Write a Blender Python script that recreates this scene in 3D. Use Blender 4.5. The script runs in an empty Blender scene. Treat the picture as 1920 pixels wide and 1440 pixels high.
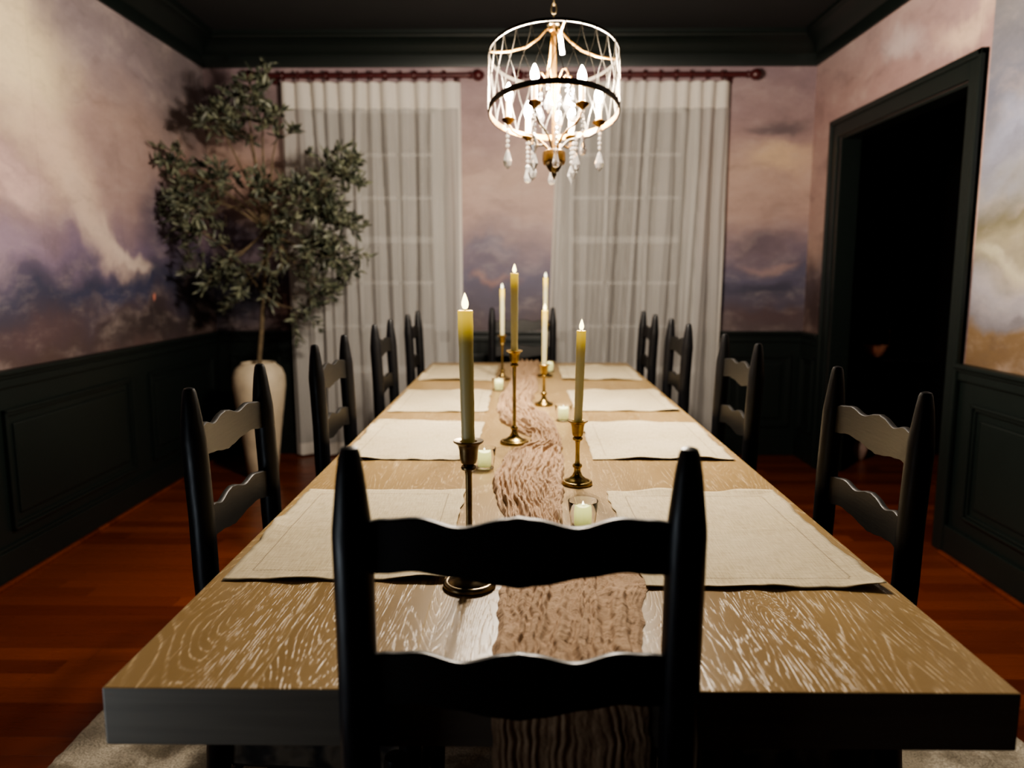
import bpy, bmesh, math, random
from math import sin, cos, pi, radians
from mathutils import Vector, Matrix, noise
R = random.Random(7)
COL = bpy.context.scene.collection

# ------------------------------------------------------------------ helpers
def link(o, parent=None):
    COL.objects.link(o)
    if parent is not None: o.parent = parent
    return o
def obj(name, bm, mat, parent=None, smooth=True, angle=40):
    me = bpy.data.meshes.new(name)
    bm.normal_update()
    bm.to_mesh(me); bm.free()
    for m in (mat if isinstance(mat, (list, tuple)) else [mat]): me.materials.append(m)
    if smooth:
        me.polygons.foreach_set('use_smooth', [True]*len(me.polygons))
        try: me.set_sharp_from_angle(angle=radians(angle))
        except Exception: pass
    return link(bpy.data.objects.new(name, me), parent)
def tag(o, label, cat, group=None):
    o['label'] = label; o['category'] = cat
    if group: o['group'] = group
    return o
def empty(name, loc=(0,0,0), rz=0):
    o = bpy.data.objects.new(name, None); o.empty_display_size = .05
    o.location = loc; o.rotation_euler = (0,0,rz)
    return link(o)
def struct(o):
    o['kind'] = 'structure'; return o
def copy_tree(o, parent=None, kids=None):
    c = o.copy(); COL.objects.link(c); c.parent = parent
    for ch in [x for x in kids if x.parent == o]: copy_tree(ch, c, kids)
    return c
def box(bm, x0, x1, y0, y1, z0, z1, bev=0):
    M = Matrix.Translation(((x0+x1)/2,(y0+y1)/2,(z0+z1)/2)) @ Matrix.Diagonal((abs(x1-x0),abs(y1-y0),abs(z1-z0),1))
    r = bmesh.ops.create_cube(bm, size=1, matrix=M)
    if bev:
        es = list({e for v in r['verts'] for e in v.link_edges})
        bmesh.ops.bevel(bm, geom=es, offset=bev, segments=2, affect='EDGES', profile=.6)
def lathe(bm, prof, seg=32, M=None, cap=True):
    rings = []
    for r, z in prof:
        ring = []
        for i in range(seg):
            a = 2*pi*i/seg
            v = Vector((r*cos(a), r*sin(a), z))
            ring.append(bm.verts.new(M @ v if M else v))
        rings.append(ring)
    for a, b in zip(rings, rings[1:]):
        for i in range(seg):
            bm.faces.new((a[i], a[(i+1)%seg], b[(i+1)%seg], b[i]))
    if cap:
        bm.faces.new(rings[0][::-1]); bm.faces.new(rings[-1])
def tube(bm, pts, rad, seg=8, closed=False, cap=True):
    pts = [Vector(p) for p in pts]; n = len(pts)
    rs = rad if isinstance(rad, (list, tuple)) else [rad]*n
    rings = []; prev = None
    for i, p in enumerate(pts):
        if closed: t = (pts[(i+1)%n]-pts[i-1])
        else: t = pts[min(i+1,n-1)]-pts[max(i-1,0)]
        t.normalize()
        if prev is None:
            up = Vector((0,0,1)) if abs(t.z) < .9 else Vector((1,0,0))
            a = t.cross(up).normalized()
        else:
            a = (prev - t*prev.dot(t)).normalized()
        prev = a; b = t.cross(a)
        rings.append([bm.verts.new(p + (a*cos(2*pi*k/seg)+b*sin(2*pi*k/seg))*rs[i]) for k in range(seg)])
    m = n if closed else n-1
    for i in range(m):
        A, B = rings[i], rings[(i+1)%n]
        for k in range(seg):
            bm.faces.new((A[k], A[(k+1)%seg], B[(k+1)%seg], B[k]))
    if cap and not closed:
        bm.faces.new(rings[0][::-1]); bm.faces.new(rings[-1])
def prism(bm, poly, f0, f1):
    """poly: list of 2D points, f0/f1: functions (a,b)->Vector for both ends"""
    A = [bm.verts.new(f0(*p)) for p in poly]; B = [bm.verts.new(f1(*p)) for p in poly]
    n = len(poly)
    for i in range(n): bm.faces.new((A[i], A[(i+1)%n], B[(i+1)%n], B[i]))
    bm.faces.new(A[::-1]); bm.faces.new(B)
    bmesh.ops.recalc_face_normals(bm, faces=bm.faces[:])
def lerp(pts, x):
    if x <= pts[0][0]: return pts[0][1]
    for (a, b), (c, d) in zip(pts, pts[1:]):
        if x <= c:
            t = (x-a)/(c-a); t = t*t*(3-2*t)
            return b + (d-b)*t
    return pts[-1][1]
def srgb(r, g, b):
    f = lambda c: (c/255/12.92) if c/255 <= .04045 else ((c/255+.055)/1.055)**2.4
    return (f(r), f(g), f(b), 1)

# ------------------------------------------------------------------ node helpers
class NT:
    def __init__(s, name):
        s.m = bpy.data.materials.new(name); s.m.use_nodes = True
        s.t = s.m.node_tree; s.t.nodes.clear()
        s.out = s.n('ShaderNodeOutputMaterial')
    def n(s, typ, **kw):
        nd = s.t.nodes.new(typ)
        for k, v in kw.items(): setattr(nd, k, v)
        return nd
    def l(s, a, b): s.t.links.new(a, b)
    def set(s, sock, v):
        if hasattr(v, 'is_output') or isinstance(v, bpy.types.NodeSocket): s.l(v, sock)
        else: sock.default_value = v
    def math(s, op, a, b=0.0, c=None, clamp=False):
        nd = s.n('ShaderNodeMath', operation=op, use_clamp=clamp)
        s.set(nd.inputs[0], a); s.set(nd.inputs[1], b)
        if c is not None: s.set(nd.inputs[2], c)
        return nd.outputs[0]
    def vmath(s, op, a, b=None, scale=None):
        nd = s.n('ShaderNodeVectorMath', operation=op)
        s.set(nd.inputs[0], a)
        if b is not None: s.set(nd.inputs[1], b)
        if scale is not None: s.set(nd.inputs['Scale'], scale)
        return nd.outputs['Value'] if op in ('LENGTH','DOT_PRODUCT') else nd.outputs[0]
    def noise(s, vec, scale, detail=2, rough=.5, dist=0, out='Fac'):
        nd = s.n('ShaderNodeTexNoise'); s.set(nd.inputs['Vector'], vec)
        nd.inputs['Scale'].default_value = scale; nd.inputs['Detail'].default_value = detail
        nd.inputs['Roughness'].default_value = rough; nd.inputs['Distortion'].default_value = dist
        return nd.outputs[out]
    def mapr(s, v, a, b, c=0.0, d=1.0, smooth=False):
        nd = s.n('ShaderNodeMapRange'); nd.interpolation_type = 'SMOOTHSTEP' if smooth else 'LINEAR'
        s.set(nd.inputs[0], v)
        for i, q in enumerate((a, b, c, d)): s.set(nd.inputs[i+1], q)
        return nd.outputs[0]
    def mix(s, f, a, b, mode='MIX'):
        nd = s.n('ShaderNodeMix', data_type='RGBA', blend_type=mode)
        s.set(nd.inputs[0], f); s.set(nd.inputs[6], a); s.set(nd.inputs[7], b)
        return nd.outputs[2]
    def ramp(s, v, stops):
        nd = s.n('ShaderNodeValToRGB'); cr = nd.color_ramp
        while len(cr.elements) < len(stops): cr.elements.new(.5)
        for e, (p, c) in zip(cr.elements, stops): e.position = p; e.color = c
        s.set(nd.inputs[0], v); return nd.outputs[0]
    def xyz(s, v):
        nd = s.n('ShaderNodeSeparateXYZ'); s.l(v, nd.inputs[0]); return nd.outputs
    def comb(s, x, y, z=0.0):
        nd = s.n('ShaderNodeCombineXYZ')
        for i, q in enumerate((x, y, z)): s.set(nd.inputs[i], q)
        return nd.outputs[0]
    def pos(s): return s.n('ShaderNodeNewGeometry').outputs['Position']
    def oc(s): return s.n('ShaderNodeTexCoord').outputs['Object']
    def mapping(s, v, loc=(0,0,0), rot=(0,0,0), scale=(1,1,1), typ='POINT'):
        nd = s.n('ShaderNodeMapping', vector_type=typ); s.l(v, nd.inputs[0])
        nd.inputs[1].default_value = loc; nd.inputs[2].default_value = rot; nd.inputs[3].default_value = scale
        return nd.outputs[0]
    def bump(s, h, strength=.3, dist=.01):
        nd = s.n('ShaderNodeBump'); s.l(h, nd.inputs['Height'])
        nd.inputs['Strength'].default_value = strength; nd.inputs['Distance'].default_value = dist
        return nd.outputs[0]
    def pbr(s, col, rough=.5, metal=0, bump=None, **kw):
        b = s.n('ShaderNodeBsdfPrincipled')
        s.set(b.inputs['Base Color'], col); s.set(b.inputs['Roughness'], rough); s.set(b.inputs['Metallic'], metal)
        if bump is not None: s.l(bump, b.inputs['Normal'])
        for k, v in kw.items(): s.set(b.inputs[k.replace('_', ' ')], v)
        s.l(b.outputs[0], s.out.inputs[0]); return b

def simple(name, col, rough=.5, metal=0, var=.15, nscale=30, bstr=0, **kw):
    t = NT(name); o = t.oc()
    n = t.noise(o, nscale, 3)
    c = t.mix(t.mapr(n, .3, .7), tuple(q*(1-var) for q in col[:3])+(1,), tuple(min(1, q*(1+var)) for q in col[:3])+(1,))
    bp = t.bump(n, bstr, .002) if bstr else None
    t.pbr(c, rough, metal, bp, **kw); return t.m

# ------------------------------------------------------------------ dimensions
TX0, TX1, TY0, TY1, TZ = -.491, .578, .834, 4.20, .761
LX, RX, BY, FY, CZ = -2.095, 1.917, 5.254, -2.6, 2.78
RAILZ = .86

# ------------------------------------------------------------------ materials
def dark_green(name='dark green paint'):
    t = NT(name); p = t.pos(); n = t.noise(p, 14, 3)
    c = t.mix(n, (.0038,.0072,.0062,1), (.0058,.0102,.0088,1))
    t.pbr(c, .42, 0, t.bump(t.noise(p, 90, 2), .04, .002)); return t.m
M_GREEN = dark_green()
M_CEIL = simple('matt near-black ceiling paint', (.0036,.0038,.0044,1), .9, nscale=4)
def chair_black():
    t = NT('black painted wood'); o = t.oc()
    g = t.noise(t.mapping(o, scale=(60,60,9)), 3, 4)
    c = t.mix(g, (.003,.003,.004,1), (.006,.006,.0068,1))
    t.pbr(c, t.mapr(g, .3, .7, .34, .46), 0, t.bump(g, .08, .002), Specular_IOR_Level=.28); return t.m
M_BLACK = chair_black()
def rail_mat():
    t = NT('lit black slat'); o = t.oc()
    g = t.noise(t.mapping(o, scale=(8,60,70)), 3, 4)
    c = t.mix(g, (.005,.0045,.004,1), (.010,.009,.0075,1))  # lighter, browner than the posts: chandelier light on the slats put into the colour
    t.pbr(c, .42, 0, t.bump(g, .15, .002)); return t.m
M_SLAT = rail_mat()
def rush():
    t = NT('dark woven rush'); o = t.oc(); x = t.xyz(o)
    w = t.math('SINE', t.math('MULTIPLY', t.math('ADD', x[0], t.math('MULTIPLY', t.noise(o, 20), .01)), 900))
    c = t.mix(t.mapr(w, -1, 1), (.008,.006,.005,1), (.10,.075,.05,1))
    t.pbr(c, .75, 0, t.bump(w, .5, .003)); return t.m
M_RUSH = rush()
M_BRASS = simple('antique brass', (.30,.21,.075,1), .27, 1, .35, 60)
M_BRASSD = simple('tarnished dark brass', (.16,.12,.065,1), .3, 1, .4, 50)
M_GOLD = simple('gold finish metal', (.15,.082,.022,1), .38, 1, .1, 30)
M_SILVER = simple('champagne metal wire', (.065,.057,.045,1), .42, .9, .1, 30)
M_RINGM = simple('unlit drum band', (.05,.042,.036,1), .45, .5, .15, 20)  # dark tone puts the ring's unlit outer face into the colour
M_ROD = simple('dark red wood', (.055,.009,.010,1), .35, 0, .3, 12)
M_GLASS = NT('clear glass'); M_GLASS.pbr((1,1,1,1), .02, 0, Transmission_Weight=1.0, IOR=1.45); M_GLASS = M_GLASS.m
M_CRYSTAL = NT('cut crystal'); M_CRYSTAL.pbr((1,.98,.95,1), .03, 0, Transmission_Weight=.9, IOR=1.6); M_CRYSTAL = M_CRYSTAL.m
M_SLEEVE = simple('ivory candle sleeve', (.8,.66,.4,1), .5, 0, .05, 10)
M_COPPER = simple('hammered copper', (.75,.34,.22,1), .4, .6, .2, 30)
M_PALEPOT = simple('pale pink pottery', (.55,.38,.32,1), .6, 0, .15, 20)
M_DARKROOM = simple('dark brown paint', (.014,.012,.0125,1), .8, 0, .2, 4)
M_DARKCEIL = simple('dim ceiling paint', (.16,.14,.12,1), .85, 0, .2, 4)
def emit(name, col, s):
    t = NT(name); e = t.n('ShaderNodeEmission'); e.inputs[0].default_value = col; e.inputs[1].default_value = s
    t.l(e.outputs[0], t.out.inputs[0]); return t.m
M_BULB = emit('lit bulb glass', (1,.90,.72,1), 150)
M_FLAME = emit('warm led flame', (1,.82,.36,1), 9)
M_FLAMEFAR = emit('pale led flame', (1,.92,.62,1), 5)

def wax(name, top, glow, base=(.50,.475,.30,1), L=.2):
    t = NT(name); o = t.oc(); z = t.xyz(o)[2]
    n = t.noise(t.mapping(o, scale=(40,40,10)), 2, 3)
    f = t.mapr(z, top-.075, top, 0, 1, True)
    c = t.mix(f, base, (.75,.56,.07,1))  # yellow flame glow put into the colour of the candle top
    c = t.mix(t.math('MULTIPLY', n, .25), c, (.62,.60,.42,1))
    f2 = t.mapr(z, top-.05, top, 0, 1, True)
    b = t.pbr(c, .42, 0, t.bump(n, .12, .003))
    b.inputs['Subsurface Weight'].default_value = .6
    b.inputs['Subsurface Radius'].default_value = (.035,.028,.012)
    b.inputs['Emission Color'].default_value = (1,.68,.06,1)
    t.l(t.math('ADD', t.math('MULTIPLY', f2, glow), .035), b.inputs['Emission Strength']); return t.m  # emission stands in for inner glow, plus a faint lift over the whole candle
def votive_wax():
    t = NT('glowing votive wax'); o = t.oc(); z = t.xyz(o)[2]
    b = t.pbr((.66,.66,.42,1), .5)
    b.inputs['Emission Color'].default_value = (.90,.92,.28,1)
    t.l(t.mapr(z, 0, .04, .25, 1.3), b.inputs['Emission Strength']); return t.m
M_VOTIVE = votive_wax()

def table_wood(side=False):
    t = NT('cerused oak' + (' edge' if side else '')); p = t.pos(); x = t.xyz(p)
    pw = .1782
    pl = t.math('DIVIDE', t.math('SUBTRACT', x[0], TX0), pw)
    pid = t.math('FLOOR', pl); fr = t.math('FRACT', pl)
    rnd = t.n('ShaderNodeTexWhiteNoise', noise_dimensions='1D'); t.l(pid, rnd.inputs['W'])
    off = t.math('MULTIPLY', pid, 3.7)
    # growth-ring field, stretched along the plank
    v = t.comb(t.math('MULTIPLY', x[0], 7.0), t.math('ADD', t.math('MULTIPLY', x[1], 1.35), off), t.math('ADD', t.math('MULTIPLY', x[2], 7), off))
    N = t.noise(v, 1.0, 2, .45, .35)
    N = t.math('ADD', N, t.math('MULTIPLY', t.math('ABSOLUTE', t.math('SUBTRACT', fr, .5)), .25))
    ring = t.math('FRACT', t.math('MULTIPLY', N, 44))
    ringm = t.mapr(t.math('ABSOLUTE', t.math('SUBTRACT', ring, .5)), .02, .20, 1, 0, True)
    pores = t.noise(t.comb(t.math('MULTIPLY', x[0], 420), t.math('MULTIPLY', x[1], 26), t.math('MULTIPLY', x[2], 420)), 1.0, 2, .6)
    porem = t.mapr(pores, .50, .62, 0, 1, True)
    fine = t.noise(t.comb(t.math('MULTIPLY', x[0], 190), t.math('MULTIPLY', x[1], 5), x[2]), 1.0, 2, .5)
    finem = t.mapr(fine, .54, .64, 0, 1, True)
    zone = t.mapr(t.noise(v, .55, 1), .42, .6, 0, 1, True)
    white = t.math('ADD', t.math('MULTIPLY', ringm, t.math('ADD', t.math('MULTIPLY', porem, .8), .12)), t.math('MULTIPLY', t.math('MULTIPLY', finem, porem), t.math('ADD', t.math('MULTIPLY', zone, .5), .35)), clamp=True)
    tone = t.noise(v, 1.6, 2)
    base = t.mix(t.mapr(tone, .3, .7), (.195,.125,.048,1), (.265,.178,.075,1))
    base = t.mix(t.math('MULTIPLY', rnd.outputs[0], .35), base, (.28,.19,.085,1))
    c = t.mix(t.math('MULTIPLY', white, .58), base, (.62,.47,.27,1))
    seam = t.math('MULTIPLY', t.mapr(t.math('ABSOLUTE', t.math('SUBTRACT', fr, .0)), 0, .009, 1, 0), .6)
    c = t.mix(seam, c, (.62,.5,.32,1))
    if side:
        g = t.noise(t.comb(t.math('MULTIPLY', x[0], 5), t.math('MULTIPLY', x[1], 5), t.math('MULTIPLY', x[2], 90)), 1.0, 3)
        c = t.mix(g, (.10,.085,.065,1), (.17,.145,.11,1))  # darker, greyer oak: shade on the unlit edge put into the colour
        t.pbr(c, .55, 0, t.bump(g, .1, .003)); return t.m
    t.pbr(c, t.mapr(white, 0, 1, .33, .42), 0, t.bump(t.math('SUBTRACT', t.math('MULTIPLY', white, -1), seam), .4, .0012), Specular_IOR_Level=.30); return t.m
M_OAK = table_wood(); M_OAK_SHADED = table_wood(True)

def floor_mat():
    t = NT('cherry plank floor'); p = t.pos(); x = t.xyz(p)
    w = .083
    r = t.math('DIVIDE', x[1], w); rid = t.math('FLOOR', r); fr = t.math('FRACT', r)
    wn = t.n('ShaderNodeTexWhiteNoise', noise_dimensions='1D'); t.l(rid, wn.inputs['W'])
    q = t.math('DIVIDE', t.math('ADD', x[0], t.math('MULTIPLY', wn.outputs[0], 1.3)), 1.15)
    qid = t.math('FLOOR', q); qf = t.math('FRACT', q)
    wn2 = t.n('ShaderNodeTexWhiteNoise', noise_dimensions='2D'); t.l(t.comb(rid, qid), wn2.inputs['Vector'])
    g = t.noise(t.comb(t.math('MULTIPLY', x[0], 3), t.math('MULTIPLY', x[1], 60), wn2.outputs[0]), 1.0, 4, .6, .4)
    c = t.mix(wn2.outputs[0], (.082,.015,.0050,1), (.185,.043,.0135,1))
    c = t.mix(t.math('MULTIPLY', g, .5), c, (.10,.018,.006,1))
    s1 = t.mapr(fr, 0, .03, 1, 0); s2 = t.mapr(qf, 0, .0025, 1, 0)
    s = t.math('MAXIMUM', s1, s2)
    c = t.mix(t.math('MULTIPLY', s, .7), c, (.03,.006,.003,1))
    t.pbr(c, t.mapr(g, .3, .7, .24, .36), 0, t.bump(t.math('MULTIPLY', s, -1), .3, .001)); return t.m
M_FLOOR = floor_mat()

def mural(name, axis, stops, blobs, zr=(.8,2.65), streak=(.6,1.4), grain=.22):
    """painted cloudscape wallpaper: colour bands over height + soft warped patches of paint"""
    t = NT(name); p = t.pos(); x = t.xyz(p)
    uv = t.comb(x[axis], x[2], 0.0)
    d1 = t.noise(uv, 1.6, 4, .55, .3, out='Color')
    d2 = t.noise(uv, 6.0, 3, .5, 0, out='Color')
    wv = t.vmath('ADD', uv, t.vmath('SCALE', t.vmath('SUBTRACT', d1, (.5,.5,.5)), scale=.55))
    wv = t.vmath('ADD', wv, t.vmath('SCALE', t.vmath('SUBTRACT', d2, (.5,.5,.5)), scale=.12))
    wv = t.vmath('MULTIPLY', wv, (1,1,0))
    z = t.xyz(wv)[1]
    col = t.ramp(t.mapr(z, zr[0], zr[1]), [((h-zr[0])/(zr[1]-zr[0]), srgb(*c)) for h, c in stops])
    for (u, v, ru, rv, ang, c, s) in blobs:
        m = t.mapping(wv, (u, v, 0), (0,0,radians(ang)), (ru, rv, 1), 'TEXTURE')
        f = t.math('MULTIPLY', t.mapr(t.vmath('LENGTH', m), 1.0, .15, 0, 1, True), s)
        col = t.mix(f, col, srgb(*c))
    br = t.noise(t.vmath('MULTIPLY', wv, (1.6,3.4,1)), 1.5, 6, .6, .15)
    col = t.mix(t.mapr(br, .52, .72, 0, grain, True), col, srgb(225,205,195))
    col = t.mix(t.mapr(br, .48, .30, 0, grain, True), col, srgb(62,54,66))
    fine = t.noise(uv, 60, 3, .6)
    col = t.mix(t.mapr(fine, .3, .7, 0, .10), col, srgb(90,80,80))
    sx = t.math('FRACT', t.math('DIVIDE', x[axis], .68))
    col = t.mix(t.mapr(sx, 0, .006, .35, 0), col, srgb(70,60,60))
    br2 = t.noise(t.mapping(t.vmath('ADD', uv, t.vmath('SCALE', t.vmath('SUBTRACT', d1, (.5,.5,.5)), scale=.15)), (0,0,0), (0,0,radians(28)), (4,9,1)), 1.0, 6, .68)
    col = t.mix(t.mapr(br2, .48, .78, 0, .24, True), col, srgb(214,196,188))
    col = t.mix(t.mapr(br2, .52, .24, 0, .24, True), col, srgb(78,70,80))
    hs = t.n('ShaderNodeHueSaturation'); hs.inputs['Saturation'].default_value = .84; t.l(col, hs.inputs['Color']); col = hs.outputs[0]
    col = t.mix(1.0, col, (.80,.78,.77,1), 'MULTIPLY')
    t.pbr(col, .6, 0, t.bump(br, .1, .004)); return t.m
# left wall: u = Y
M_ML = mural('sunset cloud mural left', 1,
  [(.86,(95,72,68)),(1.05,(86,70,80)),(1.2,(60,62,92)),(1.38,(128,110,140)),(1.62,(168,140,138)),(2.0,(178,150,142)),(2.3,(158,142,148)),(2.6,(138,126,130))],
  [(3.2,2.10,.75,.42,0,(250,228,180),1.0),(2.6,2.2,.9,.6,0,(250,230,190),1.0),(3.55,1.78,.55,.26,-25,(226,196,170),.9),
   (3.85,1.50,.60,.17,-38,(222,196,176),.85),(4.2,1.34,.38,.08,-25,(236,214,196),.75),(3.15,1.42,.40,.16,0,(160,138,162),.8),
   (4.6,1.55,.4,.35,0,(92,84,108),.8),(4.9,2.2,.6,.5,0,(120,108,110),.75),(4.8,1.9,.28,.14,0,(170,122,100),.6),
   (4.1,1.18,.8,.10,0,(52,58,96),.85),(4.9,1.2,.5,.28,0,(30,34,58),.95),(4.3,.98,.9,.14,0,(56,46,46),.8),
   (3.3,1.0,.5,.12,0,(100,74,80),.7),(5.0,1.0,.4,.2,0,(48,38,34),.9),(4.33,1.07,.035,.03,0,(240,130,90),.9),(3.2,1.66,.35,.1,-15,(222,186,180),.8)])
# back wall: u = X
M_MB = mural('sunset cloud mural back', 0,
  [(.86,(98,80,84)),(1.02,(92,82,100)),(1.2,(96,92,122)),(1.36,(134,116,132)),(1.6,(186,154,144)),(1.95,(196,164,148)),(2.2,(168,138,136)),(2.6,(150,126,134))],
  [(-1.85,1.15,.5,.35,0,(30,32,50),.95),(-1.9,1.55,.5,.2,0,(88,84,112),.85),(-1.8,1.85,.35,.2,0,(160,118,98),.7),(-1.9,2.35,.5,.25,0,(104,94,100),.85),
   (-1.5,1.0,.3,.28,0,(92,50,24),.9),(1.65,2.05,.35,.16,0,(226,192,152),.85),(1.62,2.28,.4,.09,5,(104,90,98),.8),(1.6,1.42,.30,.10,0,(112,96,112),.8),
   (1.7,1.28,.25,.06,-10,(186,152,146),.7),(1.62,1.13,.40,.08,0,(66,66,92),.9),(1.7,.94,.4,.1,0,(96,72,76),.8),(-.25,1.82,.14,.3,0,(208,176,164),.5),(-.18,1.2,.24,.05,0,(180,124,104),.5),(-.25,1.36,.26,.09,0,(112,108,136),.7)], grain=.18)
# right wall: u = Y
M_MR = mural('sunset cloud mural right', 1,
  [(.86,(120,92,84)),(1.02,(96,76,78)),(1.2,(110,90,92)),(1.4,(190,156,140)),(1.9,(182,148,142)),(2.2,(182,144,140)),(2.6,(186,158,156))],
  [(5.05,.98,.3,.22,0,(70,48,46),.85),(4.1,2.35,.4,.12,10,(216,200,200),.7),(3.45,2.27,.35,.10,10,(240,206,176),.85),(4.6,2.3,.4,.2,0,(176,140,134),.6),
   (2.5,2.4,.85,.35,0,(176,172,170),1.0),(2.5,1.95,.82,.30,0,(150,156,184),1.0),(2.5,1.62,.82,.16,0,(206,204,212),1.0),(2.5,1.42,.82,.13,0,(166,152,104),1.0),
   (2.7,1.30,.6,.07,6,(228,214,168),1.0),(2.5,1.17,.85,.10,0,(196,192,204),1.0),(2.4,.94,1.1,.13,0,(128,94,52),1.0),(2.9,1.08,.22,.05,0,(120,112,110),.6)], grain=.25)
# the bit of the right-hand wall between the door and the front, its own wallpaper drop
M_MR2 = mural('field mural panel', 1,
  [(.86,(112,84,46)),(1.04,(124,96,54)),(1.09,(130,126,134)),(1.22,(164,160,168)),(1.32,(146,140,118)),(1.42,(160,152,122)),(1.5,(120,114,84)),(1.62,(150,150,154)),(1.9,(118,122,142)),(2.3,(138,136,138)),(2.6,(148,142,138))],
  [(3.1,1.34,.35,.05,10,(190,184,152),.9),(2.8,1.17,.3,.06,0,(180,176,184),.8),(3.1,1.75,.3,.14,-20,(160,166,196),.7)], grain=.25)

def linen():
    t = NT('natural linen'); o = t.oc(); x = t.xyz(o)
    wx = t.noise(t.mapping(o, scale=(30,420,1)), 1, 2); wy = t.noise(t.mapping(o, scale=(420,30,1)), 1, 2)
    w = t.math('ADD', wx, wy)
    c = t.mix(t.mapr(w, .7, 1.3), (.34,.275,.165,1), (.53,.445,.29,1))
    c = t.mix(t.mapr(t.noise(o, 6, 3), .35, .7, 0, .25), c, (.50,.44,.33,1))
    at = t.n('ShaderNodeAttribute'); at.attribute_name = 'edge'
    e = at.outputs['Fac']      # distance from nearest edge in metres
    line = t.mapr(t.math('ABSOLUTE', t.math('SUBTRACT', e, .036)), .0006, .0016, 1, 0)
    dots = t.mapr(t.math('SINE', t.math('MULTIPLY', t.math('ADD', x[0], x[1]), 1100)), -.4, .4, .35, 1)
    ln = t.math('MULTIPLY', line, dots)
    c = t.mix(t.math('MULTIPLY', ln, .75), c, (.12,.09,.05,1))
    t.pbr(c, .9, 0, t.bump(t.math('SUBTRACT', t.math('MULTIPLY', w, .4), ln), .45, .0012)); return t.m
M_LINEN = linen()
def gauze():
    t = NT('dusty rose gauze'); o = t.oc()
    w = t.noise(t.mapping(o, scale=(120,260,120)), 1, 3, .6)
    w2 = t.noise(t.mapping(o, scale=(25,160,25)), 1, 4, .6, .5)
    c = t.mix(t.mapr(w2, .3, .7), (.24,.15,.085,1), (.39,.265,.16,1))
    t.pbr(c, .92, 0, t.bump(t.math('ADD', w, t.math('MULTIPLY', w2, 1.5)), .6, .0022)); return t.m
M_GAUZE = gauze()
def curtain_mat(name, op, col):
    t = NT(name); p = t.pos()
    w = t.noise(t.mapping(p, scale=(300,1,8)), 1, 2)
    c = t.mix(w, tuple(q*.86 for q in col)+(1,), tuple(col)+(1,))
    d = t.n('ShaderNodeBsdfDiffuse'); t.l(c, d.inputs[0])
    tl = t.n('ShaderNodeBsdfTranslucent'); t.l(c, tl.inputs[0])
    tr = t.n('ShaderNodeBsdfTransparent')
    m1 = t.n('ShaderNodeMixShader'); m1.inputs[0].default_value = .18; t.l(d.outputs[0], m1.inputs[1]); t.l(tl.outputs[0], m1.inputs[2])
    m2 = t.n('ShaderNodeMixShader'); m2.inputs[0].default_value = op; t.l(tr.outputs[0], m2.inputs[1]); t.l(m1.outputs[0], m2.inputs[2])
    t.l(m2.outputs[0], t.out.inputs[0]); return t.m
M_SHEER = curtain_mat('white sheer voile', .72, (.60,.575,.545))
M_HEAD = curtain_mat('white doubled voile', .97, (.74,.70,.64))
def rug_mat():
    t = NT('beige wool rug'); p = t.pos()
    a = t.noise(p, 5, 4, .6, .5); b = t.noise(p, 160, 3, .7)
    c = t.mix(t.mapr(a, .42, .56, 0, 1, True), (.28,.24,.175,1), (.62,.55,.43,1))
    c = t.mix(t.mapr(b, .35, .65, 0, .6), c, (.10,.085,.06,1))
    t.pbr(c, 1, 0, t.bump(b, .9, .008)); return t.m
M_RUG = rug_mat()
def leaf_mat():
    t = NT('olive leaves'); o = t.oc()
    n = t.noise(o, 22, 2, .6); m = t.noise(o, 4.5, 2)
    c = t.mix(t.mapr(n, .42, .62, 0, 1, True), (.028,.036,.024,1), (.15,.16,.105,1))
    c = t.mix(t.mapr(m, .45, .7, 0, .5), c, (.05,.05,.035,1))
    t.pbr(c, .5); return t.m
M_LEAF = leaf_mat()
M_TRUNK = simple('olive bark', (.11,.08,.045,1), .85, 0, .35, 25, .4)
M_VASE = simple('cream stoneware', (.56,.47,.34,1), .6, 0, .12, 12, .1)
M_WHITEP = simple('white window paint', (.62,.62,.60,1), .45, 0, .04, 12)

# ------------------------------------------------------------------ room shell
def wallpart(name, boxes, mats):
    bm = bmesh.new()
    for b in boxes: box(bm, *b)
    return struct(obj(name, bm, mats, smooth=False))
T = .12
wallpart('floor', [(LX-T, 4.7, FY-T, 6.9, -.05, 0)], M_FLOOR)
wallpart('ceiling', [(LX-T, RX+T, FY-T, BY+T, CZ, CZ+.06)], M_CEIL)
wallpart('wall_left', [(LX-T, LX, FY-T, BY+T, 0, CZ)], M_ML)
WINS = [(-1.36,-.56), (.30,1.10)]; WZ0, WZ1 = .62, 2.34
wallpart('wall_back', [(LX,-1.36,BY,BY+T,0,CZ),(-.56,.30,BY,BY+T,0,CZ),(1.10,RX,BY,BY+T,0,CZ)] +
         [(a,b,BY,BY+T,0,WZ0) for a,b in WINS] + [(a,b,BY,BY+T,WZ1,CZ) for a,b in WINS], M_MB)
DY0, DY1, DZ = 3.435, 4.80, 2.06
SEAM = 3.32
wallpart('wall_right', [(RX,RX+T,DY1,BY+T,0,CZ),(RX,RX+T,DY0,DY1,DZ,CZ),(RX,RX+T,SEAM,DY0,0,CZ)], M_MR)
wallpart('wall_right_front', [(RX,RX+T,FY-T,SEAM,0,CZ)], M_MR2)
wallpart('wall_front', [(LX,RX,FY-T,FY,0,CZ)], M_DARKROOM)
# dark room beyond the doorway
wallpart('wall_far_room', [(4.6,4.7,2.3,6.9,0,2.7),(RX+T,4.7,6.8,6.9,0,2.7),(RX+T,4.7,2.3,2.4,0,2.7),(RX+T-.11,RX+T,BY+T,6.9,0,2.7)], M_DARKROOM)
wallpart('ceiling_far_room', [(RX+T,4.7,2.3,6.9,2.62,2.7)], M_DARKCEIL)

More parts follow.
